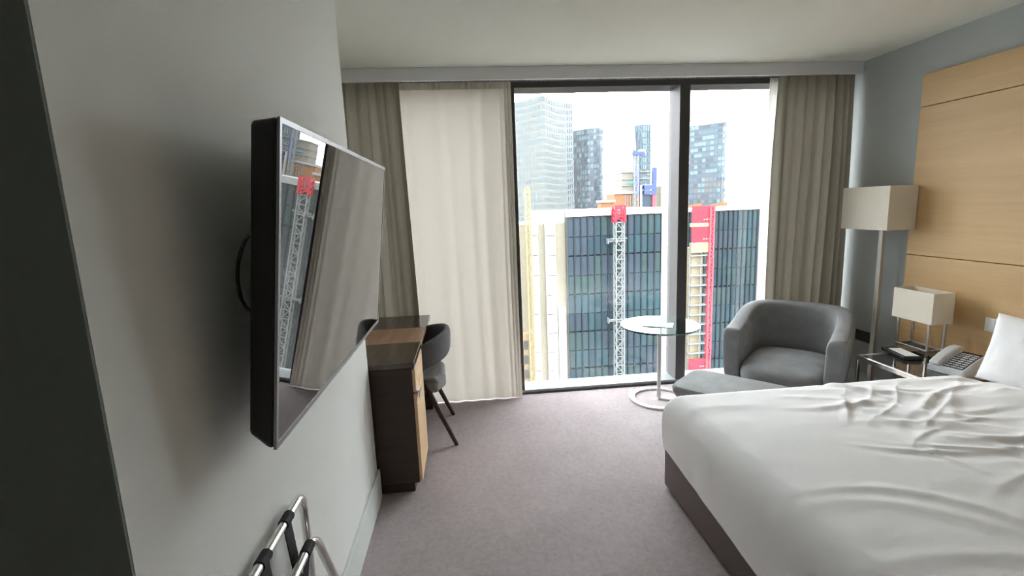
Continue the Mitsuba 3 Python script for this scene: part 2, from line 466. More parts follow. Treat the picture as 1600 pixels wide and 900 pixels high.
# ------------------------------------------------------------------ desk
dk = thing('desk', 'dark wood desk with drawer cabinet beyond the television wall', 'desk')
DX0, DX1 = XREC, -.335
obj('cabinet_body', cb(DX0, DX1, 2.52, 2.915, .06, .722, .003), 'darkwood', dk)
obj('plinth', bx(DX0, DX1 - .03, 2.54, 2.90, 0, .06), 'darkwood', dk)
obj('cabinet_top', cb(DX0, -.318, 2.515, 2.922, .722, .755, .004), 'topwood', dk, label='polished dark wood top of the cabinet')
obj('writing_surface', cb(DX0, -.318, 2.924, 3.30, .722, .757, .004), 'midwood', dk, label='satin brown wood section of the top')
obj('desk_top', cb(DX0, -.318, 3.302, 3.705, .722, .755, .004), 'topwood', dk, label='polished dark wood far section of the top')
obj('end_panel', cb(DX0, -.34, 3.665, 3.70, 0, .722, .003), 'darkwood', dk)
obj('modesty_rail', cb(DX0, DX0 + .03, 2.915, 3.665, .40, .722, .003), 'darkwood', dk)
dr1 = obj('drawer', cb(DX1, -.317, 2.524, 2.912, .585, .716, .003), 'lightwood', dk, label='pale wood drawer front')
dr2 = obj('door', cb(DX1, -.317, 2.524, 2.912, .068, .575, .003), 'lightwood', dk, label='pale wood door front')
obj('handle', cat(cb(-.317, -.300, 2.53, 2.62, .586, .592, .001), cb(-.304, -.300, 2.53, 2.62, .545, .592, .001)), 'chrome', dr1, label='chrome pull')

# ------------------------------------------------------------------ desk chair
dc = thing('desk_chair', 'dark grey upholstered chair with curved back and dark wooden legs at the desk', 'chair')
CC = np.array([-.42, 3.27, 0])
CROT = 4.0


def loc(m):
    return moved(m, CC, CROT)


seat = m3.Manifold.batch_hull([m3.Manifold.sphere(.032, 14).translate([x, y, z]) for x, y in ((-.20, -.19), (-.20, .19), (.14, -.205), (.14, .205), (.185, -.12), (.185, .12)) for z in (.398, .438)]).to_mesh()
obj('seat', loc(trimesh.Trimesh(seat.vert_properties[:, :3], seat.tri_verts)), 'seat_felt', dc, 40, label='grey seat cushion')


def chair_back(U, V):
    a = np.radians(-112 + 224 * U)                       # around the sitter, 0 = rear (+x)
    k = np.clip(np.abs(a) / np.radians(112), 0, 1)
    R = .245 + .02 * (1 - k) 
    top = .757 - .15 * k ** 2
    bot = .590 - .085 * k
    ph = V * 2 * np.pi
    th = .024 * np.sqrt(np.maximum(1e-6, 1 - np.clip(np.abs(2 * U - 1), 0, 1) ** 14))
    mid, hh = (top + bot) / 2, (top - bot) / 2
    cx = np.cos(ph); sx = np.sin(ph)
    z = mid + hh * np.sign(sx) * np.abs(sx) ** .55
    r = R + th * np.sign(cx) * np.abs(cx) ** .6 + .045 * (z - .60) * 1.2
    return np.stack([r * np.cos(a) * .98 - .02, r * np.sin(a) * 1.04, z], -1)


back = grid(chair_back, np.linspace(0, 1, 61), np.linspace(0, 1, 25))
back.fix_normals()
obj('backrest', loc(back), 'chair_felt', dc, True, label='dark grey curved upholstered backrest')
for sx, sy in ((1, -1), (1, 1), (-1, -1), (-1, 1)):
    if sx > 0:
        m = taper((.05, sy * .215, .50), (.262, sy * .245, 0.0), .021, .0125)
    else:
        m = taper((-.17, sy * .19, .40), (-.22, sy * .225, 0.0), .019, .0125)
    m.apply_transform(np.diag([1, 1, 1, 1]))
    obj('leg', loc(m), 'darkwood', dc, True)
obj('seat_frame', loc(cat(bar((-.17, -.19, .385), (.08, -.205, .385), .03, .03), bar((-.17, .19, .385), (.08, .205, .385), .03, .03), bar((-.02, -.2, .385), (-.02, .2, .385), .03, .03))), 'darkwood', dc)

# ------------------------------------------------------------------ round glass table
gt = thing('side_table', 'round clear glass side table on a single steel column with a ring base', 'table')
TC = np.array([1.445, 3.535, 0])
TZ = .61
disc = Point(0, 0).buffer(.30, quad_segs=24)
obj('table_top', moved(trimesh.creation.revolve([(0, 0), (.298, 0), (.30, .002), (.30, .010), (.298, .012), (0, .012)], sections=96), TC + [0, 0, TZ - .012]), 'table_glass', gt, label='clear glass disc with greenish edge')
ring = Point(0, 0).buffer(.225, quad_segs=24).difference(Point(0, 0).buffer(.185, quad_segs=24)).union(sbox(-.19, -.016, .0, .016))
obj('ring_base', moved(ext(ring, 0, .016), TC, 148), 'brushed', gt, label='flat polished steel ring base with cross bar')
obj('column', moved(trimesh.creation.cylinder(.015, TZ - .036, sections=24), TC + [0, 0, .016 + (TZ - .036) / 2]), 'brushed', gt, 30, label='steel column')
obj('mount_plate', moved(trimesh.creation.cylinder(.045, .008, sections=32), TC + [0, 0, TZ - .016]), 'brushed', gt, 30)
lf = thing('leaflet', 'white leaflet lying on the round glass table', 'leaflet')
LM = moved(bx(-.11, .11, -.075, .075, 0, .004), (1.425, 3.515, TZ + .001), -28)
obj('pages', LM, 'paper', lf)
obj('print', moved(bx(.02, .10, .005, .065, .004, .0045), (1.425, 3.515, TZ + .001), -28), 'paper_print', lf, label='pale turquoise printed patch')

# ------------------------------------------------------------------ armchair
ac = thing('armchair', 'grey upholstered tub armchair by the window', 'armchair')
AM = np.array([2.355, 3.30, 0.0])                       # centre of the back's arc
AROT = 135.0                                            # local +x = to the back; see aloc


def aloc(m):
    # local: +y is the back of the chair, x to its side; turned so that the front looks to the bed's foot
    return moved(m, AM, -45.0)


RO = .385                                               # outer half width
FRONT = -.315


_th = np.linspace(0, np.pi, 400)
_sup = lambda c: np.sign(c) * np.abs(c) ** (2 / 2.7)
_arc = np.column_stack([-RO * _sup(np.cos(_th)), RO * .98 * _sup(np.sin(_th))])
_U = np.vstack([[[-RO, FRONT]], _arc, [[RO, FRONT]]])
_cum = np.concatenate([[0], np.cumsum(np.linalg.norm(np.diff(_U, axis=0), axis=1))])


def upath(s):
    """s in [-1, 1]: outline of the U (outer), from the left arm's front over the back to the right arm's front: point, inward normal"""
    d = (s + 1) / 2 * _cum[-1]
    at = lambda q: np.stack([np.interp(q, _cum, _U[:, 0]), np.interp(q, _cum, _U[:, 1])], -1)
    p = at(d)
    t = at(np.minimum(d + .03, _cum[-1])) - at(np.maximum(d - .03, 0))
    t /= np.linalg.norm(t, axis=1, keepdims=True)
    return p[:, 0], p[:, 1], t[:, 1], -t[:, 0]


def shell(Us, Vs):
    x, y, nx, ny = upath(Us[:, 0])
    k = np.clip(1 - np.abs(Us[:, 0]), 0, 1)                # 0 at the arm fronts, 1 at the back
    top = .605 + .115 * smooth01(k / .70)
    thick = .118 - .020 * smooth01(k)
    sec = [(.90, .045), (.72, .05), (.58, .10), (.36, .22), (.17, .38), (.06, .54), (0, .70), (0, .88), (.015, .955), (.06, .985), (.14, 1.0), (.35, 1.003), (.6, 1.0), (.84, .985), (.93, .965), (.985, .93), (1.0, .86), (1.02, .66), (1.04, .5), (1.06, .3), (1.0, .10)]
    pts = []
    for w, zf in sec:
        o = w * thick
        pts.append(np.stack([x + nx * o, y + ny * o, top * zf], -1))
    return np.stack(pts, 1)


def smooth01(t):
    t = np.clip(t, 0, 1)
    return t * t * (3 - 2 * t)


ss = np.linspace(-1, 1, 81)
P = shell(ss[:, None], None)
nS, nP = P.shape[:2]
f = []
for i in range(nS - 1):
    for j in range(nP):
        l = (j + 1) % nP
        f += [[i * nP + j, (i + 1) * nP + j, (i + 1) * nP + l], [i * nP + j, (i + 1) * nP + l, i * nP + l]]
v = P.reshape(-1, 3)
# soft end caps: two extra rings, inset and pushed forward
for e, i in ((0, 0), (1, nS - 1)):
    ringp = P[i]
    c = ringp.mean(0)
    base = i * nP
    prev = np.arange(base, base + nP)
    for ins, push in ((.06, .012), (.16, .017), (.5, .019), (.999, .019)):
        q = c + (ringp - c) * (1 - ins) + [0, -push, 0]
        start = len(v)
        v = np.vstack([v, q])
        cur = np.arange(start, start + nP)
        for j in range(nP):
            l = (j + 1) % nP
            t = [[prev[j], prev[l], cur[l]], [prev[j], cur[l], cur[j]]]
            f += t if e == 0 else [x[::-1] for x in t]
        prev = cur
sh = trimesh.Trimesh(v, np.array(f), process=False)
sh.fix_normals()
obj('shell', aloc(sh), 'felt', ac, 50, label='grey curved shell of arms and back')


def cushion(w, d, z0, z1, bulge, n=40, p=3.2):
    """a soft seat cushion: superellipse plan, domed top, x width, y depth (front at -y)"""
    def fn(U, V):
        a = U * 2 * np.pi
        b = (V - .5) * np.pi
        ca, sa, cb_, sb_ = np.cos(a), np.sin(a), np.cos(b), np.sin(b)
        e = 2 / p
        rx = np.sign(ca) * np.abs(ca) ** e * np.abs(cb_) ** .45
        ry = np.sign(sa) * np.abs(sa) ** e * np.abs(cb_) ** .45
        z = (z0 + z1) / 2 + (z1 - z0) / 2 * np.sign(sb_) * np.abs(sb_) ** .7
        z = z + bulge * np.clip(1 - rx ** 2, 0, 1) * np.clip(1 - ry ** 2, 0, 1) * (sb_ > 0)
        return np.stack([w / 2 * rx, d / 2 * ry, z], -1)
    m = grid(fn, np.linspace(0, 1, 2 * n + 1), np.linspace(0.0, 1, n))
    m.merge_vertices()
    m.fix_normals()
    return m


sc = cushion(.555, .69, .20, .372, .012, p=4.5)
sc.apply_translation([0, -.055, 0])
obj('seat_cushion', aloc(sc), 'felt', ac, True, label='rounded grey seat cushion')
sb2 = ext(sbox(-.30, -.27, .30, .12).union(Point(0, .02).buffer(.29)), .04, .25)
obj('seat_base', aloc(sb2), 'felt', ac, 30)
for x, y in ((-.25, -.24), (.25, -.24), (-.18, .22), (.18, .22)):
    obj('foot', aloc(moved(trimesh.creation.cylinder(.02, .05, sections=16), (x, y, .025))), 'black_metal', ac, 30)

# ------------------------------------------------------------------ ottoman
ot = thing('ottoman', 'low grey upholstered footstool between the armchair and the bed', 'footstool')
OC, ow, od, oz = np.array([1.655, 2.855, 0]), .66, .44, .35


def ottoman(U, V):
    a = U * 2 * np.pi
    ca, sa = np.cos(a), np.sin(a)
    e = 2 / 8.0
    prof_r = np.interp(V, [0, .12, .3, .6, .72, .80, .86, 1], [.0, .62, .70, .86, .985, 1.0, .965, 0])
    prof_z = np.interp(V, [0, .12, .3, .6, .72, .80, .86, 1], [.055, .055, .10, .22, .30, .33, .346, .354])
    return np.stack([ow / 2 * prof_r * np.sign(ca) * np.abs(ca) ** e, od / 2 * prof_r * np.sign(sa) * np.abs(sa) ** e, prof_z], -1)


om = grid(ottoman, np.linspace(0, 1, 97), np.concatenate([np.linspace(0, .7, 15), np.linspace(.72, .9, 12), np.linspace(.92, 1, 4)]))
om.merge_vertices()
om.fix_normals()
obj('cushion', moved(om, OC, -48), 'felt', ot, 35)
for x, y in ((-.15, -.09), (.15, -.09), (-.15, .09), (.15, .09)):
    obj('foot', moved(moved(trimesh.creation.cylinder(.015, .06, sections=14), (x, y, .03)), OC, -48), 'black_metal', ot, 30)

# ------------------------------------------------------------------ bed
bd = thing('bed', 'low double bed with a dark brown frame against the oak panel', 'bed')
BX0, BX1, BY0, BY1 = 1.005, XR - .04, .50, 2.365
obj('foot_board', cb(BX0, BX0 + .03, BY0, BY1, .02, .25, .003), 'bedframe', bd)
obj('side_board', cb(BX0 + .03, BX1, BY1 - .03, BY1, .02, .25, .003), 'bedframe', bd)
obj('side_board', cb(BX0 + .03, BX1, BY0, BY0 + .03, .02, .25, .003), 'bedframe', bd)
obj('plinth', bx(BX0 + .02, BX1, BY0 + .02, BY1 - .02, 0, .06), 'black_metal', bd)
obj('mattress', rb(BX0 + .045, BX1, BY0 + .04, BY1 - .045, .06, .505, .05), 'linen', bd, 30)

rngb = np.random.default_rng(8)
ZT = .545
X0b, Y1b, Y0b = BX0 - .002, BY1 + .004, BY0 - .004
creases = []
for k in range(52):
    if k < 34:
        cx, cy = rngb.uniform(1.55, 2.75), rngb.uniform(1.05, 2.25)
        if cx + .35 * (cy - 1.6) < 1.75:
            cx += .45
        ang = rngb.normal(-.35, .55)
        L, A, W = rngb.uniform(.10, .36), rngb.uniform(.004, .013), rngb.uniform(.012, .028)
    else:
        cx, cy = rngb.uniform(1.1, 2.2), rngb.uniform(.7, 2.2)
        ang = rngb.normal(-.5, .5)
        L, A, W = rngb.uniform(.2, .5), rngb.uniform(.003, .007), rngb.uniform(.02, .05)
    creases.append((cx, cy, ang, L, A, W, rngb.uniform(-1.2, 1.2)))
from meshkit import fbm as nfbm


def duvet(U, V):
    """U: along the bed from the hanging foot hem (negative) to the head; V: across, from beyond the near edge to beyond the far edge"""
    r = .085
    q = r * np.pi / 2

    def edge(a):
        """a: arc length inward from where the vertical drop starts; returns (offset inward, drop)"""
        th = np.clip(a / r, 0, np.pi / 2)
        off = np.where(a < 0, 0, np.where(a < q, r * (1 - np.cos(th)), r + a - q))
        drop = np.where(a < 0, r - a, np.where(a < q, r * (1 - np.sin(th)), 0))
        return off, drop
    ex, dx = edge(U)
    width = (Y1b - Y0b)
    half = width / 2
    a_far = (half + (q - r)) - V          # V centred
    a_near = (half + (q - r)) + V
    ef, df = edge(np.minimum(a_far, 10))
    en, dn = edge(np.minimum(a_near, 10))
    x = X0b + ex
    y = np.where(V > 0, Y1b - ef, Y0b + en)
    drop = np.sqrt(dx ** 2 + np.where(V > 0, df, dn) ** 2)
    hem = .245 - .075 * np.clip((BY1 - y) / .9, 0, 1.4)
    maxdrop = ZT - hem
    drop = np.minimum(drop, maxdrop + .25 * np.maximum(0, drop - maxdrop) * 0)
    z = ZT - drop
    flat = np.clip(1 - drop / .10, 0, 1)
    # cushiony crown, rises to the rumpled head end
    h = .010 * nfbm(np.stack([x * 2.2, y * 2.2, 0 * x], -1), 3, 4) + .026 * smooth01((x - 1.5) / .9) * smooth01((2.34 - y) / .3) * nfbm(np.stack([x * 4.5, y * 4.5, 0 * x + 3], -1), 3, 9)
    h = h + .045 * smooth01((x - 2.2) / .35) * smooth01((2.18 - y) / .30) * (0.7 + .5 * nfbm(np.stack([x * 3, y * 5, 0 * x + 7], -1), 2, 2))
    m = smooth01((x + .45 * (y - 1.7) - 1.62) / .45)
    for rot, sa, sb, amp, sd in ((-.42, 2.0, 9.0, .011, 31), (.62, 2.4, 10.5, .0065, 47), (-1.2, 3.4, 14.0, .0035, 63)):
        wx = x + .10 * nfbm(np.stack([x * 3.5, y * 3.5, 0 * x + sd], -1), 2, sd)
        wy = y + .14 * nfbm(np.stack([x * 3.5, y * 3.5, 0 * x + sd + 5], -1), 2, sd + 1)
        a, b = wx * math.cos(rot) + wy * math.sin(rot), -wx * math.sin(rot) + wy * math.cos(rot)
        q_ = nfbm(np.stack([a * sa, b * sb, 0 * a + sd], -1), 1, sd)
        h = h + amp * (m * smooth01((2.34 - y) / .20) + .05) * ((1 - np.abs(2 * q_ - 1)) ** 2.2 - .30)
    for cx, cy, ang, L, A, W, cv in creases:
        ddx, ddy = x - cx, y - cy
        c, s = math.cos(ang), math.sin(ang)
        p, t = ddx * c + ddy * s, -ddx * s + ddy * c
        t = t - cv * p * p
        h = h + A * np.exp(-(p / L) ** 2 * 2) * (np.exp(-np.abs(t / W) ** 1.6) - .5 * np.exp(-((t + 1.7 * W) / (1.3 * W)) ** 2))
    h = h * (1 - .85 * smooth01((x - 2.58) / .12)) - .036 * smooth01((x - 2.62) / .09)
    z = z + h * (0.12 + .88 * flat)
    # slow waves of the hanging front
    fr = smooth01(dx / .12) * (np.abs(V) < half)
    x = x - fr * (.004 + .010 * nfbm(np.stack([y * 5, z * 2.5, 0 * y], -1), 3, 3)) - fr * .012 * np.sin(np.clip((ZT - z) / .33, 0, 1) * np.pi)
    return np.stack([x, y, z], -1)


halfw = (Y1b - Y0b) / 2 + .085 * (np.pi / 2 - 1)
dv = grid(duvet, np.concatenate([np.linspace(-.36, .16, 40), np.linspace(.168, 1.80, 245)]), np.concatenate([np.linspace(-halfw - .2, -halfw + .14, 24), np.linspace(-halfw + .15, halfw - .15, 230), np.linspace(halfw - .14, halfw + .25, 34)]))
key = obj('duvet', dv, 'linen', None, True)
tag(key, 'rumpled white duvet spread over the bed', 'duvet')


def pillow(w, h, t, p=2.6, seed=0):
    def fn(U, V):
        u, v_ = U * 2 - 1, V * 2 - 1
        return np.stack([u * w / 2 * (1 - .07 * (1 - np.abs(v_)) ** 0 * (1 - v_ ** 2) * np.abs(u) ** 3), v_ * h / 2 * (1 - .07 * (1 - u ** 2) * np.abs(v_) ** 3), 0 * u], -1), np.clip((1 - np.abs(u) ** p) * (1 - np.abs(v_) ** p), 0, 1) ** .42
    us = np.linspace(0, 1, 60)
    def side(sg):
        def g(U, V):
            b, hh = fn(U, V)
            wr = nfbm(b * 9 + seed, 3, seed)
            b[..., 2] = sg * (t / 2 * hh * (.86 + .28 * wr) + .004)
            return b
        return g
    a, b = grid(side(1), us, us), grid(side(-1), us, us)
    b.invert()
    edge = []
    n = 60
    m = cat(a, b)
    idx = [i * n for i in range(n)] + [(n - 1) * n + j for j in range(n)] + [i * n + n - 1 for i in range(n - 1, -1, -1)] + [j for j in range(n - 1, -1, -1)]
    f = []
    for p0, p1 in zip(idx, idx[1:] + idx[:1]):
        if p0 != p1:
            f += [[p0, p1, p1 + n * n], [p0, p1 + n * n, p0 + n * n]]
    m = trimesh.Trimesh(m.vertices, np.vstack([m.faces, f]), process=False)
    m.fix_normals()
    return m


def lean(m, loc_, tilt, rz=0):
    # pillow plane xy -> x along bed's width (world y), y up
    M = np.array([[0, 0, -1, 0], [1, 0, 0, 0], [0, 1, 0, 0], [0, 0, 0, 1.0]])
    m.apply_transform(M)
    m.apply_transform(trimesh.transformations.rotation_matrix(math.radians(tilt), [0, 1, 0]))
    m.apply_transform(trimesh.transformations.rotation_matrix(math.radians(rz), [0, 0, 1]))
    m.apply_translation(loc_)
    return m


key = obj('pillow', lean(pillow(.72, .375, .19, seed=2), (2.868, 1.985, .690), 17, 5), 'linen', None, True)
tag(key, 'plump white pillow leaning on the headboard nearest the telephone', 'pillow', 'pillows on the bed')
key = obj('pillow', lean(pillow(.70, .375, .17, seed=5), (2.90, 1.17, .702), 16, -3), 'linen', None, True)
tag(key, 'second white pillow farther from the telephone along the headboard', 'pillow', 'pillows on the bed')

# ------------------------------------------------------------------ nightstand and what stands on it
NZ = .50
ns = thing('nightstand', 'glossy dark glass bedside table with a chrome frame', 'bedside table')
NX0, NX1, NY0, NY1 = 2.515, XR - .04, 2.385, 2.865
obj('table_top', bx(NX0 + .018, NX1 - .002, NY0 + .018, NY1 - .018, NZ - .012, NZ - .002), 'black_glass', ns, label='dark reflective glass top')
obj('frame', cat(cb(NX0, NX0 + .02, NY0, NY1, NZ - .03, NZ, .002), cb(NX1 - .02, NX1, NY0, NY1, NZ - .03, NZ, .002), cb(NX0, NX1, NY0, NY0 + .02, NZ - .03, NZ, .002), cb(NX0, NX1, NY1 - .02, NY1, NZ - .03, NZ, .002)), 'chrome', ns, label='chrome top frame')
for x in (NX0, NX1 - .02):
    for y in (NY0, NY1 - .02):
        obj('leg', cb(x, x + .02, y, y + .02, 0, NZ - .03, .002), 'chrome', ns)
obj('lower_shelf', bx(NX0 + .02, NX1 - .02, NY0 + .02, NY1 - .02, .12, .135), 'darkwood', ns)


def box_shade(x0, x1, y0, y1, z0, z1, t=.003):
    return ext(sbox(x0, y0, x1, y1).difference(sbox(x0 + t, y0 + t, x1 - t, y1 - t)), z0, z1)


tl = thing('table_lamp', 'small lamp with a cream box shade on four steel legs on the bedside table', 'lamp')
lx0, lx1, ly0, ly1 = 2.862, 3.008, 2.70, 2.985 - .13
ly1 = 2.985
obj('shade', box_shade(lx0, lx1, ly0, ly1, .716, .914), 'shade', tl, label='cream fabric box shade, open at the top')
bx0, bx1, by0, by1 = lx0 + .012, lx1 - .012, ly0 + .022, 2.855
by1l = ly1 - .03
for x in (bx0, bx1 - .011):
    for y in (by0, by1l - .011):
        obj('leg', cb(x, x + .013, y, y + .013, NZ + .0, .75, .001), 'steel', tl)
bf = obj('base_frame', cat(*[cb(x, x + .014, by0, by1l, NZ + .028, NZ + .042, .001) for x in (bx0 - .002, bx1 - .012)], *[cb(bx0, bx1, y, y + .014, NZ + .028, NZ + .042, .001) for y in (by0 - .002, by1l - .012)]), 'brushed', tl, label='steel base frame')
obj('base_plate', cb(bx0 + .012, bx1 - .012, by0 + .012, by1l - .012, NZ + .024, NZ + .034, .001), 'leather', bf, label='dark base plate')
obj('top_bar', cat(bar((lx0 + .003, (ly0 + ly1) / 2, .745), (lx1 - .003, (ly0 + ly1) / 2, .745), .008), bar((bx0 + .005, ly0 + .003, .745), (bx0 + .005, ly1 - .003, .745), .006), bar((bx1 - .005, ly0 + .003, .745), (bx1 - .005, ly1 - .003, .745), .006)), 'steel', tl)
obj('bulb', moved(trimesh.creation.icosphere(3, .028), ((lx0 + lx1) / 2, (ly0 + ly1) / 2, .80)), 'paper', tl, True)

fl = thing('floor_lamp', 'tall lamp with a cream box shade on a slim steel pole behind the armchair', 'lamp')
sx0, sx1, sy0, sy1 = 2.875, 3.085, 3.10, 3.515
obj('shade', box_shade(sx0, sx1, sy0, sy1, 1.288, 1.592), 'shade', fl, label='cream fabric box shade')
px_, py_ = 3.005, 3.275
obj('pole', cb(px_ - .012, px_ + .012, py_ - .018, py_ + .018, .02, 1.40, .002), 'steel', fl, label='slim steel pole')
obj('base', cb(px_ - .10, px_ + .10, py_ - .16, py_ + .16, 0, .02, .003), 'steel', fl)
obj('shade_carrier', cat(bar((sx0 + .003, py_, 1.40), (sx1 - .003, py_, 1.40), .008), bar((px_, sy0 + .003, 1.40), (px_, sy1 - .003, 1.40), .008)), 'steel', fl)
obj('bulb', moved(trimesh.creation.icosphere(3, .032), (px_, py_, 1.44)), 'paper', fl, True)

ft = thing('leather_folder', 'black leather folder lying beside the base of the table lamp', 'folder')
obj('cover', moved(cb(-.115, .115, -.055, .055, .0, .022, .003), (2.775, 2.80, NZ), 78), 'leather', ft)
obj('card', moved(bx(-.10, .07, -.04, .035, .022, .025), (2.775, 2.80, NZ), 78), 'paper', ft, label='pale printed card on the folder')

tp = thing('telephone', 'silver grey desk telephone with dark keypad on the bedside table', 'telephone')
PM = np.array([2.82, 2.478, NZ])


def ploc(m, t=0.0):
    m = m.copy()
    m.apply_transform(trimesh.transformations.rotation_matrix(math.radians(t), [0, 1, 0]))
    return moved(m, PM, 14)


prof = Polygon([(-.115, 0), (.115, 0), (.115, .088), (.085, .098), (.02, .080), (-.05, .054), (-.115, .030)])
bod = ext(prof, -.085, .085)
bod.apply_transform(np.array([[1, 0, 0, 0], [0, 0, -1, 0], [0, 1, 0, 0], [0, 0, 0, 1.0]]))
bod.fix_normals()
obj('body', ploc(bod), 'grey_plastic', tp, 20)
zp = lambda q: float(np.interp(q, [-.115, -.05, .02, .085], [.030, .054, .080, .098]))
pad = grid(lambda U, V: np.stack([U, V, np.interp(U, [-.115, -.05, .02, .085], [.030, .054, .080, .098]) + .0015], -1), np.linspace(-.095, .085, 16), np.linspace(-.078, .022, 3))
obj('keypad', ploc(pad), 'black_plastic', tp, label='black keypad panel')
for i in range(8):
    xk = -.082 + i * .020
    obj('key_row', ploc(cat(*[bx(xk - .0045, xk + .0045, y0, y0 + .026, zp(xk) - .001, zp(xk) + .005) for y0 in (-.072, -.040, -.008)])), 'grey_plastic', tp)
hs = m3.Manifold.batch_hull([m3.Manifold.sphere(.010, 12).translate([x, y, zp(x) + .014 + .012 * (1 - (x / .11) ** 2)]) for x in (-.105, -.07, -.03, .03, .07, .105) for y in (.040, .074)]).to_mesh()
obj('handset', ploc(trimesh.Trimesh(hs.vert_properties[:, :3], hs.tri_verts)), 'grey_plastic', tp, 40, label='silver handset')

ou = thing('wall_outlet', 'black double power outlet low on the right wall behind the armchair', 'outlet')
obj('plate', cb(XR - .010, XR, 3.43, 3.575, .375, .460, .002), 'black_plastic', ou)
for y in (3.467, 3.538):
    obj('socket', cat(bx(XR - .0115, XR - .0095, y - .018, y + .018, .395, .43), bx(XR - .013, XR - .0095, y - .006, y + .006, .438, .447)), 'leather', ou)
sw = thing('light_switch', 'small white light switch on the oak panel beside the pillow', 'switch')
obj('plate', cb(XR - .045, XR - .035, 2.49, 2.575, .70, .785, .002), 'white_plastic', sw)
obj('rocker', cb(XR - .049, XR - .044, 2.515, 2.55, .715, .77, .001), 'white_plastic', sw)

# ------------------------------------------------------------------ outside: office block with glass front
rng = np.random.default_rng(17)
scene['haze'] = {'type': 'cube', 'to_world': T().translate([60, 370, 20]).scale([420, 230, 140]), 'bsdf': {'type': 'ref', 'id': 'mat_haze_skin'}, 'interior': {'type': 'ref', 'id': 'haze_air'}}
tag('haze', 'grey overcast haze over the city', None, None, 'stuff')
struct('ground', bx(-500, 700, 14, 900, -81, -80), 'city_ground', 'city ground far below the window')
ob = thing('office_block', 'glass-fronted office block with dark vertical fins across the street', 'building')
OY, OZ0, OZ1 = 100.0, -58.0, -1.0
obj('core', bx(20.6, 65.0, OY + .35, OY + 26, -80, OZ1), 'facade_dark', ob)
nf, fh = 9, 4.1
PV = [mikit.ply(bx(0, 1, 0, 1, 0, 1), 'mat_facade_pane_%d' % i) for i in range(5)]


def pane(x0, x1, z0, z1, i):
    key = numbered(ob + '__pane')
    scene[key] = {**PV[i], 'to_world': T().translate([x0, OY, z0]).scale([x1 - x0, .3, z1 - z0])}


bays_l = np.linspace(20.75, 41.0, 15)
bays_r = np.linspace(43.0, 62.4, 19)
for bays in (bays_l, bays_r):
    for k in range(nf):
        z1 = OZ1 - .15 - k * fh
        z0 = z1 - fh + (.35 if k % 2 else .15)
        run, left = 0, 0
        for a, b in zip(bays[:-1], bays[1:]):
            if left == 0:
                run, left = int(rng.integers(0, 5)), int(rng.integers(1, 5))
            left -= 1
            pane(a + .05, b - .05, z0, z1, run)
FINL = mikit.ply(bx(-.13, .13, OY - .35, OY + .1, OZ0 + 15, OZ1), 'mat_fin')
for x in list(bays_l) + list(bays_r):
    key = numbered(ob + '__fin')
    scene[key] = {**FINL, 'to_world': T().translate([float(x), 0, 0])}
obj('coping', bx(20.6, 41.0, OY - .5, OY + 26, OZ1, OZ1 + 1.35), 'clad_white', ob, label='white parapet')
obj('coping', bx(43.0, 65.0, OY - .5, OY + 26, OZ1, OZ1 + .45), 'clad_white', ob)
obj('corner_pier', bx(41.2, 42.9, OY - .6, OY + 1, -60, OZ1 + .3), 'clad_white', ob, label='white corner pier')
obj('corner_pier', bx(62.6, 64.6, OY - .6, OY + 1, -60, OZ1 + .3), 'clad_white', ob, label='white corner pier')
obj('stair_block', bx(58, 64.5, OY + 3, OY + 9, OZ1, OZ1 + .9), 'roof_grey', ob)

cbk = thing('clad_building', 'white panelled building edge left of the glass office block', 'building')
obj('wall', bx(8, 20.5, OY + 1, OY + 24, -80, -2.2), 'clad_beige', cbk)
for x0, x1, zt in ((12.9, 14.7, -.4), (16.1, 18.4, -.6)):
    for k in range(10):
        z1 = zt - k * 4.2
        obj('panel', bx(x0, x1, OY + .4, OY + 1, z1 - 4.05, z1), 'clad_white', cbk)
obj('panel', bx(18.6, 20.4, OY + .6, OY + 1, -60, -20), 'clad_white', cbk)
obj('coping', bx(16.0, 20.55, OY + 1, OY + 24, -2.2, OZ1 + 1.35), 'clad_white', cbk)
tb = thing('tan_block', 'low tan brick block at the foot of the white panelled building', 'building')
obj('wall', bx(6.5, 12.8, OY - 1, OY + .3, -80, -25), 'tan_block', tb)
for k in range(4):
    for j in range(3):
        obj('window', bx(7.1 + j * 1.8, 8.1 + j * 1.8, OY - 1.15, OY - 1, -28.5 - 3.2 * k, -26.6 - 3.2 * k), 'facade_dark', tb)


def lattice(x, y, z0, z1, w, sec, t=.12):
    ms = []
    for sx in (-w / 2, w / 2):
        for sy in (-w / 2, w / 2):
            ms.append(bx(x + sx - t, x + sx + t, y + sy - t, y + sy + t, z0, z1))
    n = max(1, int(round((z1 - z0) / sec)))
    h = (z1 - z0) / n
    for k in range(n):
        za, zb = z0 + k * h, z0 + (k + 1) * h
        ms += [bar((x - w / 2, y - w / 2, zb), (x + w / 2, y - w / 2, zb), t * 1.3), bar((x - w / 2, y + w / 2, zb), (x + w / 2, y + w / 2, zb), t)]
        s = 1 if k % 2 else -1
        ms += [bar((x - s * w / 2, y - w / 2, za), (x + s * w / 2, y - w / 2, zb), t * 1.1), bar((x + s * w / 2, y + w / 2, za), (x - s * w / 2, y + w / 2, zb), t)]
        ms += [bar((x - w / 2, y - w / 2, za), (x - w / 2, y + w / 2, zb), t), bar((x + w / 2, y - w / 2, za), (x + w / 2, y + w / 2, zb), t)]
    return cat(*ms)


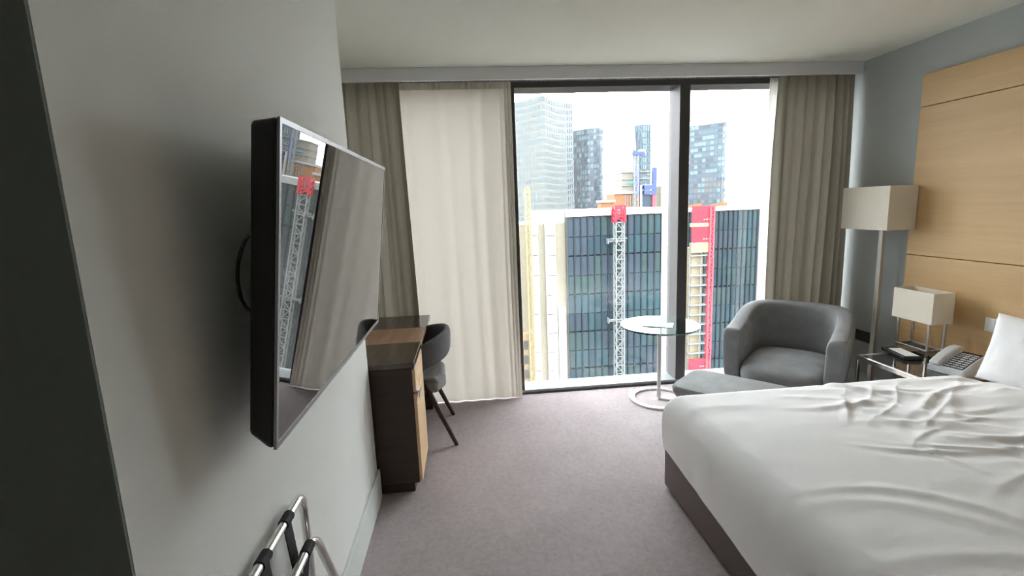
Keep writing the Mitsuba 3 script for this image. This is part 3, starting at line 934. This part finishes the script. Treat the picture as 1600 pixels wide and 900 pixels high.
hm = thing('mast_climber', 'white lattice hoist mast with a red head in front of the glass office block', 'hoist')
obj('lattice', lattice(31.1, OY - 2.2, -80, -2.4, 1.7, 1.9, .13), 'lattice_white', hm, kind='stuff')
obj('head', lattice(31.1, OY - 2.2, -2.4, .9, 1.9, 1.1, .22), 'hoist_red', hm, label='red top section')
for z in (-6.3, -23.2, -40):
    obj('tie_bracket', cat(bx(28.9, 32.6, OY - 2.0, OY - .6, z - .15, z + .15), bx(28.9, 29.1, OY - 2.0, OY - .6, z - .5, z + .6), bx(28.9, 32.6, OY - 3.1, OY - 2.9, z + .5, z + .7)), 'lattice_white', hm)

ym = thing('mast_climber', 'yellow lattice hoist mast beside the white panelled building', 'hoist')
obj('lattice', lattice(12.4, OY - 2.0, -80, 5.1, .95, 1.6, .12), 'lattice_yellow', ym, kind='stuff')

ht = thing('hoist_tower', 'scaffold hoist tower with red screens seen through the narrow pane', 'hoist')
HX0, HX1, HY = 44.6, 49.3, OY - 6
obj('tower_core', bx(HX0 + .6, HX1 - 1.6, HY + .6, HY + 4, -80, -8.2), 'scaffold_tan', ht)
obj('standards', cat(*[bx(x - .1, x + .1, HY - .1, HY + .1, -80, -7) for x in (HX0, (HX0 + HX1) / 2, HX1)]), 'lattice_white', ht)
for k in range(14):
    z = -9.6 - 2.05 * k
    obj('deck', bx(HX0, HX1 - .3, HY - .35, HY + .9, z - .14, z + .14), 'lattice_white', ht)
obj('red_edge', lattice(HX1 - .55, HY - .3, -60, .0, .75, 1.6, .16), 'hoist_red_pale', ht, kind='stuff')
for z0, z1 in ((-3.0, .25), (-6.9, -3.9), (-33.5, -31.2)):
    e = obj('screen', bx(HX0, HX1 - (0 if z1 > -20 else 1.3), HY - .6, HY - .45, z0, z1), 'hoist_red', ht, label='bright red screen')
    for q in range(3):
        obj('mark', bx(47.0 + q * .55, 47.3 + q * .55, HY - .66, HY - .6, z0 + .5, z0 + .72), 'clad_white', e)
for z0, z1 in ((-3.85, -3.1), (-9.0, -7.0)):
    obj('board_infill', bx(HX0, HX1 - .9, HY - .5, HY + .4, z0, z1), 'scaffold_tan', ht)

# building under construction behind the roof
cs = thing('construction_core', 'half-built concrete and orange core with blue steel columns rising behind the office block', 'building')
CY = 170.0
obj('orange_wall', bx(52.4, 61.7, CY, CY + 10, -40, 4.7), 'core_orange', cs, label='orange brown lower walls')
obj('ledge', bx(52.3, 60.5, CY - .6, CY + 10, 4.5, 5.2), 'clad_white', cs)
for k in range(5):
    obj('mullion', bx(56.3 + k * .9, 56.6 + k * .9, CY - .2, CY, -2, 4.4), 'core_concrete', cs)
for k, (z0, z1) in enumerate(((5.2, 7.2), (7.5, 9.4), (9.7, 11.8))):
    obj('floor_level', bx(55.4, 61.5, CY + .6, CY + 9, z0, z1), 'core_concrete', cs)
    obj('slab_edge', bx(55.2, 67.5, CY + .2, CY + 9, z1, z1 + .3), 'clad_beige', cs)
obj('cyan_sheet', bx(57.2, 59.6, CY + .4, CY + .6, 8.0, 8.9), 'cyan_net', cs)
obj('column', bx(60.1, 61.5, CY - .3, CY + 1, 3.9, 13.0), 'steel_blue', cs, label='blue column')
obj('column', bx(66.4, 67.7, CY - .3, CY + 1, 3.9, 13.2), 'steel_blue', cs, label='blue column')
for z0, z1 in ((4.1, 5.4), (5.8, 7.2)):
    obj('platform', bx(63.2, 66.5, CY - .4, CY + 2, z0, z1), 'steel_blue', cs, label='blue platform')
obj('pole', bx(61.6, 62.3, CY - .8, CY - .2, -10, 7.3), 'clad_white', cs)
obj('lower_core', bx(62.5, 66.5, CY + 1, CY + 8, -40, 4.0), 'tower_blue', cs)
obj('pier', bx(66.4, 67.6, CY, CY + 2, -20, 4.0), 'hoist_red_pale', cs)
for k in range(9):
    obj('railing', bx(49 + k * 2.4, 51.2 + k * 2.4, OY + 27.0, OY + 27.3, -1.2, -.2 + .35 * ((k * 7) % 3)), 'core_orange' if k % 3 else 'hoist_red_pale', cs)
obj('annex', bx(71.0, 73.4, CY + 4, CY + 12, -40, 6.9), 'clad_beige', cs)
rs = thing('roof_shed', 'small orange hut with a white roof beside the red mast head', 'hut')
obj('wall', bx(37.0, 40.6, OY + 32, OY + 36, -20, 1.7), 'core_orange', rs)
obj('roof', bx(36.7, 41.0, OY + 31.7, OY + 36.3, 1.7, 2.4), 'clad_white', rs)

cr = thing('tower_crane', 'pale luffing tower crane with raised jib above the construction core', 'crane')
KY = CY - 2
obj('mast', lattice(59.6, KY, -5, 18.6, 1.2, 1.8, .12), 'lattice_white', cr, kind='stuff')
obj('cab', bx(58.2, 62.2, KY - 1, KY + 1, 17.6, 18.6), 'steel_blue', cr, label='blue machinery deck')
obj('counterweight', bx(60.4, 62.6, KY - .9, KY + .9, 18.0, 19.3), 'clad_white', cr)
obj('apex', cat(bar((59.6, KY, 18.6), (61.2, KY, 25.5), .35), bar((61.8, KY, 18.6), (61.2, KY, 25.5), .35)), 'tower_blue', cr)
jib = np.array([[59.2, KY, 19.0], [58.4, KY, 29.0], [56.9, KY, 35.4]])
obj('jib', cat(bar(jib[0], jib[1], .75), bar(jib[1], jib[2], .45), bar(jib[1] + [0, 0, -.5], jib[1] + [0, 0, .7], 1.0), bar(jib[2] + [0, 0, -.4], jib[2] + [0, 0, .4], .9), bar((61.2, KY, 25.5), jib[2], .08)), 'lattice_white', cr)

# far towers
def facade(line, z0, z1f, fh, bay, wf, hf, mats, probs, host, out=.35, seed=0):
    """windows along a plan polyline (seen from its left side), built as one joined part per tint"""
    r = np.random.default_rng(seed)
    P_ = np.asarray(line, float)
    seg = np.linalg.norm(np.diff(P_, axis=0), axis=1)
    cum = np.concatenate([[0], np.cumsum(seg)])
    n = int(cum[-1] / bay)
    groups = {m_: [] for m_ in mats}
    for i in range(n):
        d = (i + .5) * cum[-1] / n
        k = min(np.searchsorted(cum, d) - 1, len(seg) - 1)
        t = (P_[k + 1] - P_[k]) / seg[k]
        c = P_[k] + t * (d - cum[k])
        nrm = np.array([t[1], -t[0]])
        top = z1f(d / cum[-1]) - .8
        pref = r.integers(0, len(mats))
        for q in range(int((top - z0) / fh)):
            zb = top - (q + 1) * fh + fh * (1 - hf)
            if r.random() < .12:
                pref = r.integers(0, len(mats))
            m_ = mats[pref] if r.random() < .35 else mats[r.choice(len(mats), p=probs)]
            b = trimesh.creation.box((bay * wf, .5, fh * hf))
            b.apply_transform(trimesh.transformations.rotation_matrix(math.atan2(t[1], t[0]), [0, 0, 1]))
            b.apply_translation([c[0] + nrm[0] * (out - .25), c[1] + nrm[1] * (out - .25), zb + fh * hf / 2])
            groups[m_].append(b)
    for m_, bs in groups.items():
        if bs:
            obj('windows', cat(*bs), m_, host, kind='stuff')


def prism(line, back, z0, ztop):
    """body under a plan polyline with per-point tops"""
    L = np.vstack([line, back])
    n = len(L)
    zt = np.concatenate([ztop, [min(ztop)] * len(back)])
    v = np.vstack([np.column_stack([L, np.full(n, z0)]), np.column_stack([L, zt])])
    f = []
    for i in range(n):
        k = (i + 1) % n
        f += [[i, k, n + k], [i, n + k, n + i]]
    tri = trimesh.creation.triangulate_polygon(Polygon(L), engine='earcut')[1]
    f += [[n + a, n + b, n + c] for a, b, c in tri]
    m = trimesh.Trimesh(v, np.array(f), process=False)
    m.fix_normals()
    return m


def curve_line(pts, n):
    pts = np.asarray(pts, float)
    t = np.linspace(0, 1, n)
    return (1 - t)[:, None] ** 2 * pts[0] + 2 * (t * (1 - t))[:, None] * pts[1] + (t ** 2)[:, None] * pts[2]


# tower 1: two faces meeting at a tall corner
t1 = thing('tower', 'tall grey tower with a sharp corner and a dipping roofline, leftmost of the skyline', 'building')
A, B, C_ = np.array([18.0, 286.0]), np.array([43.0, 260.0]), np.array([63.5, 284.0])
tt = np.linspace(0, 1, 9)
za, zc = 59.5 + (62.0 - 59.5) * tt ** 1.6, 0
lineL = A + (B - A) * tt[:, None]
lineR = B + (C_ - B) * tt[1:, None]
ztL = 58.0 + (-0.1) * tt
ztL = 57.9 * np.ones(9) - (1 - tt) ** .6 * -1.4 * 0
ztL = 57.9 - 0.0 * tt + (1 - tt) * 1.2
ztR = 57.9 + tt[1:] * .6 - 1.2 * np.sin(tt[1:] * np.pi)
ztL = ztL - 1.2 * np.sin(tt * np.pi)
obj('body', prism(np.vstack([lineL, lineR]), np.array([[50, 310.0], [22, 306.0]]), -80, np.concatenate([ztL, ztR])), 'tower_grey', t1)
facade([A, B], -30, lambda s: float(np.interp(s, tt, ztL)), 3.4, 2.4, .62, .62, ['tower_blue', 'tower_tint', 'win_mid'], [.25, .6, .15], t1, seed=1)
facade([B, C_], -30, lambda s: float(np.interp(s, tt[1:], ztR)), 3.4, 2.4, .62, .62, ['tower_blue', 'win_mid', 'tower_tint'], [.45, .2, .35], t1, seed=2)

# tower 2: rounded
t2 = thing('tower', 'blue glass tower with a rounded end, second from the left of the skyline', 'building')
ang = np.radians(np.linspace(-85, 0, 9))
l2 = 1.16 * np.vstack([[[57.6, 268.0], [66.0, 258.6]], np.column_stack([68.0 + 7.6 * np.cos(ang), 266 + 8 * np.sin(ang)])])
obj('body', prism(l2, np.array([[86, 330.0], [66.8, 330.0]]), -80, np.linspace(46.5, 47.3, len(l2))), 'tower_blue', t2)
facade(l2, -35, lambda s: 46.6, 3.4, 1.9, .78, .62, ['win_dark', 'win_mid', 'win_pale'], [.3, .4, .3], t2, seed=3)

# tower 3: slim
t3 = thing('tower', 'slim pale blue glass tower behind the crane', 'building')
l3 = np.array([[91.0, 262.0], [94.5, 260.0], [101.2, 262.0]])
obj('body', prism(l3, np.array([[106.5, 280.0], [98.5, 280.0]]), -80, [41.5, 41.9, 42.3]), 'tower_blue', t3)
facade(l3[:2], -35, lambda s: 41.5, 3.3, 1.3, .7, .7, ['win_mid', 'win_dark'], [.6, .4], t3, seed=4)
facade(l3[1:], -35, lambda s: 42, 3.3, 1.3, .7, .75, ['win_mid', 'win_pale'], [.4, .6], t3, seed=5)

# tower 4: rounded right end, horizontal bands
t4 = thing('tower', 'blue and brown glass tower with a rounded end seen through the narrow pane', 'building')
l4 = np.vstack([[[121.0, 271.0], [137.5, 261.0]], np.column_stack([139.0 + 7 * np.cos(ang), 268 + 7.4 * np.sin(ang)])])
obj('body', prism(l4, np.array([[152, 296.0], [134, 296.0]]), -80, np.linspace(41.5, 43.8, len(l4))), 'tower_blue', t4)
facade(l4, 12, lambda s: 41.5 + 2 * s, 3.0, 2.0, .92, .60, ['win_dark', 'win_mid', 'win_pale'], [.25, .4, .35], t4, seed=6)
facade(l4, -35, lambda s: 14.0, 3.0, 2.0, .8, .6, ['tower_brown', 'win_mid', 'win_pale', 'win_dark'], [.4, .2, .2, .2], t4, seed=7)

# brick block that glows through the sheer curtain
bh = thing('brick_building', 'red-brown brick block faintly showing through the sheer curtain', 'building')
obj('wall', bx(-24, 4.5, 62, 80, -80, 9), 'brick_far', bh)
for i in range(7):
    for k in range(5):
        obj('window', bx(-22.5 + i * 3.8, -20.8 + i * 3.8, 61.7, 62, -18 + k * 5, -15.2 + k * 5), 'win_mid', bh)
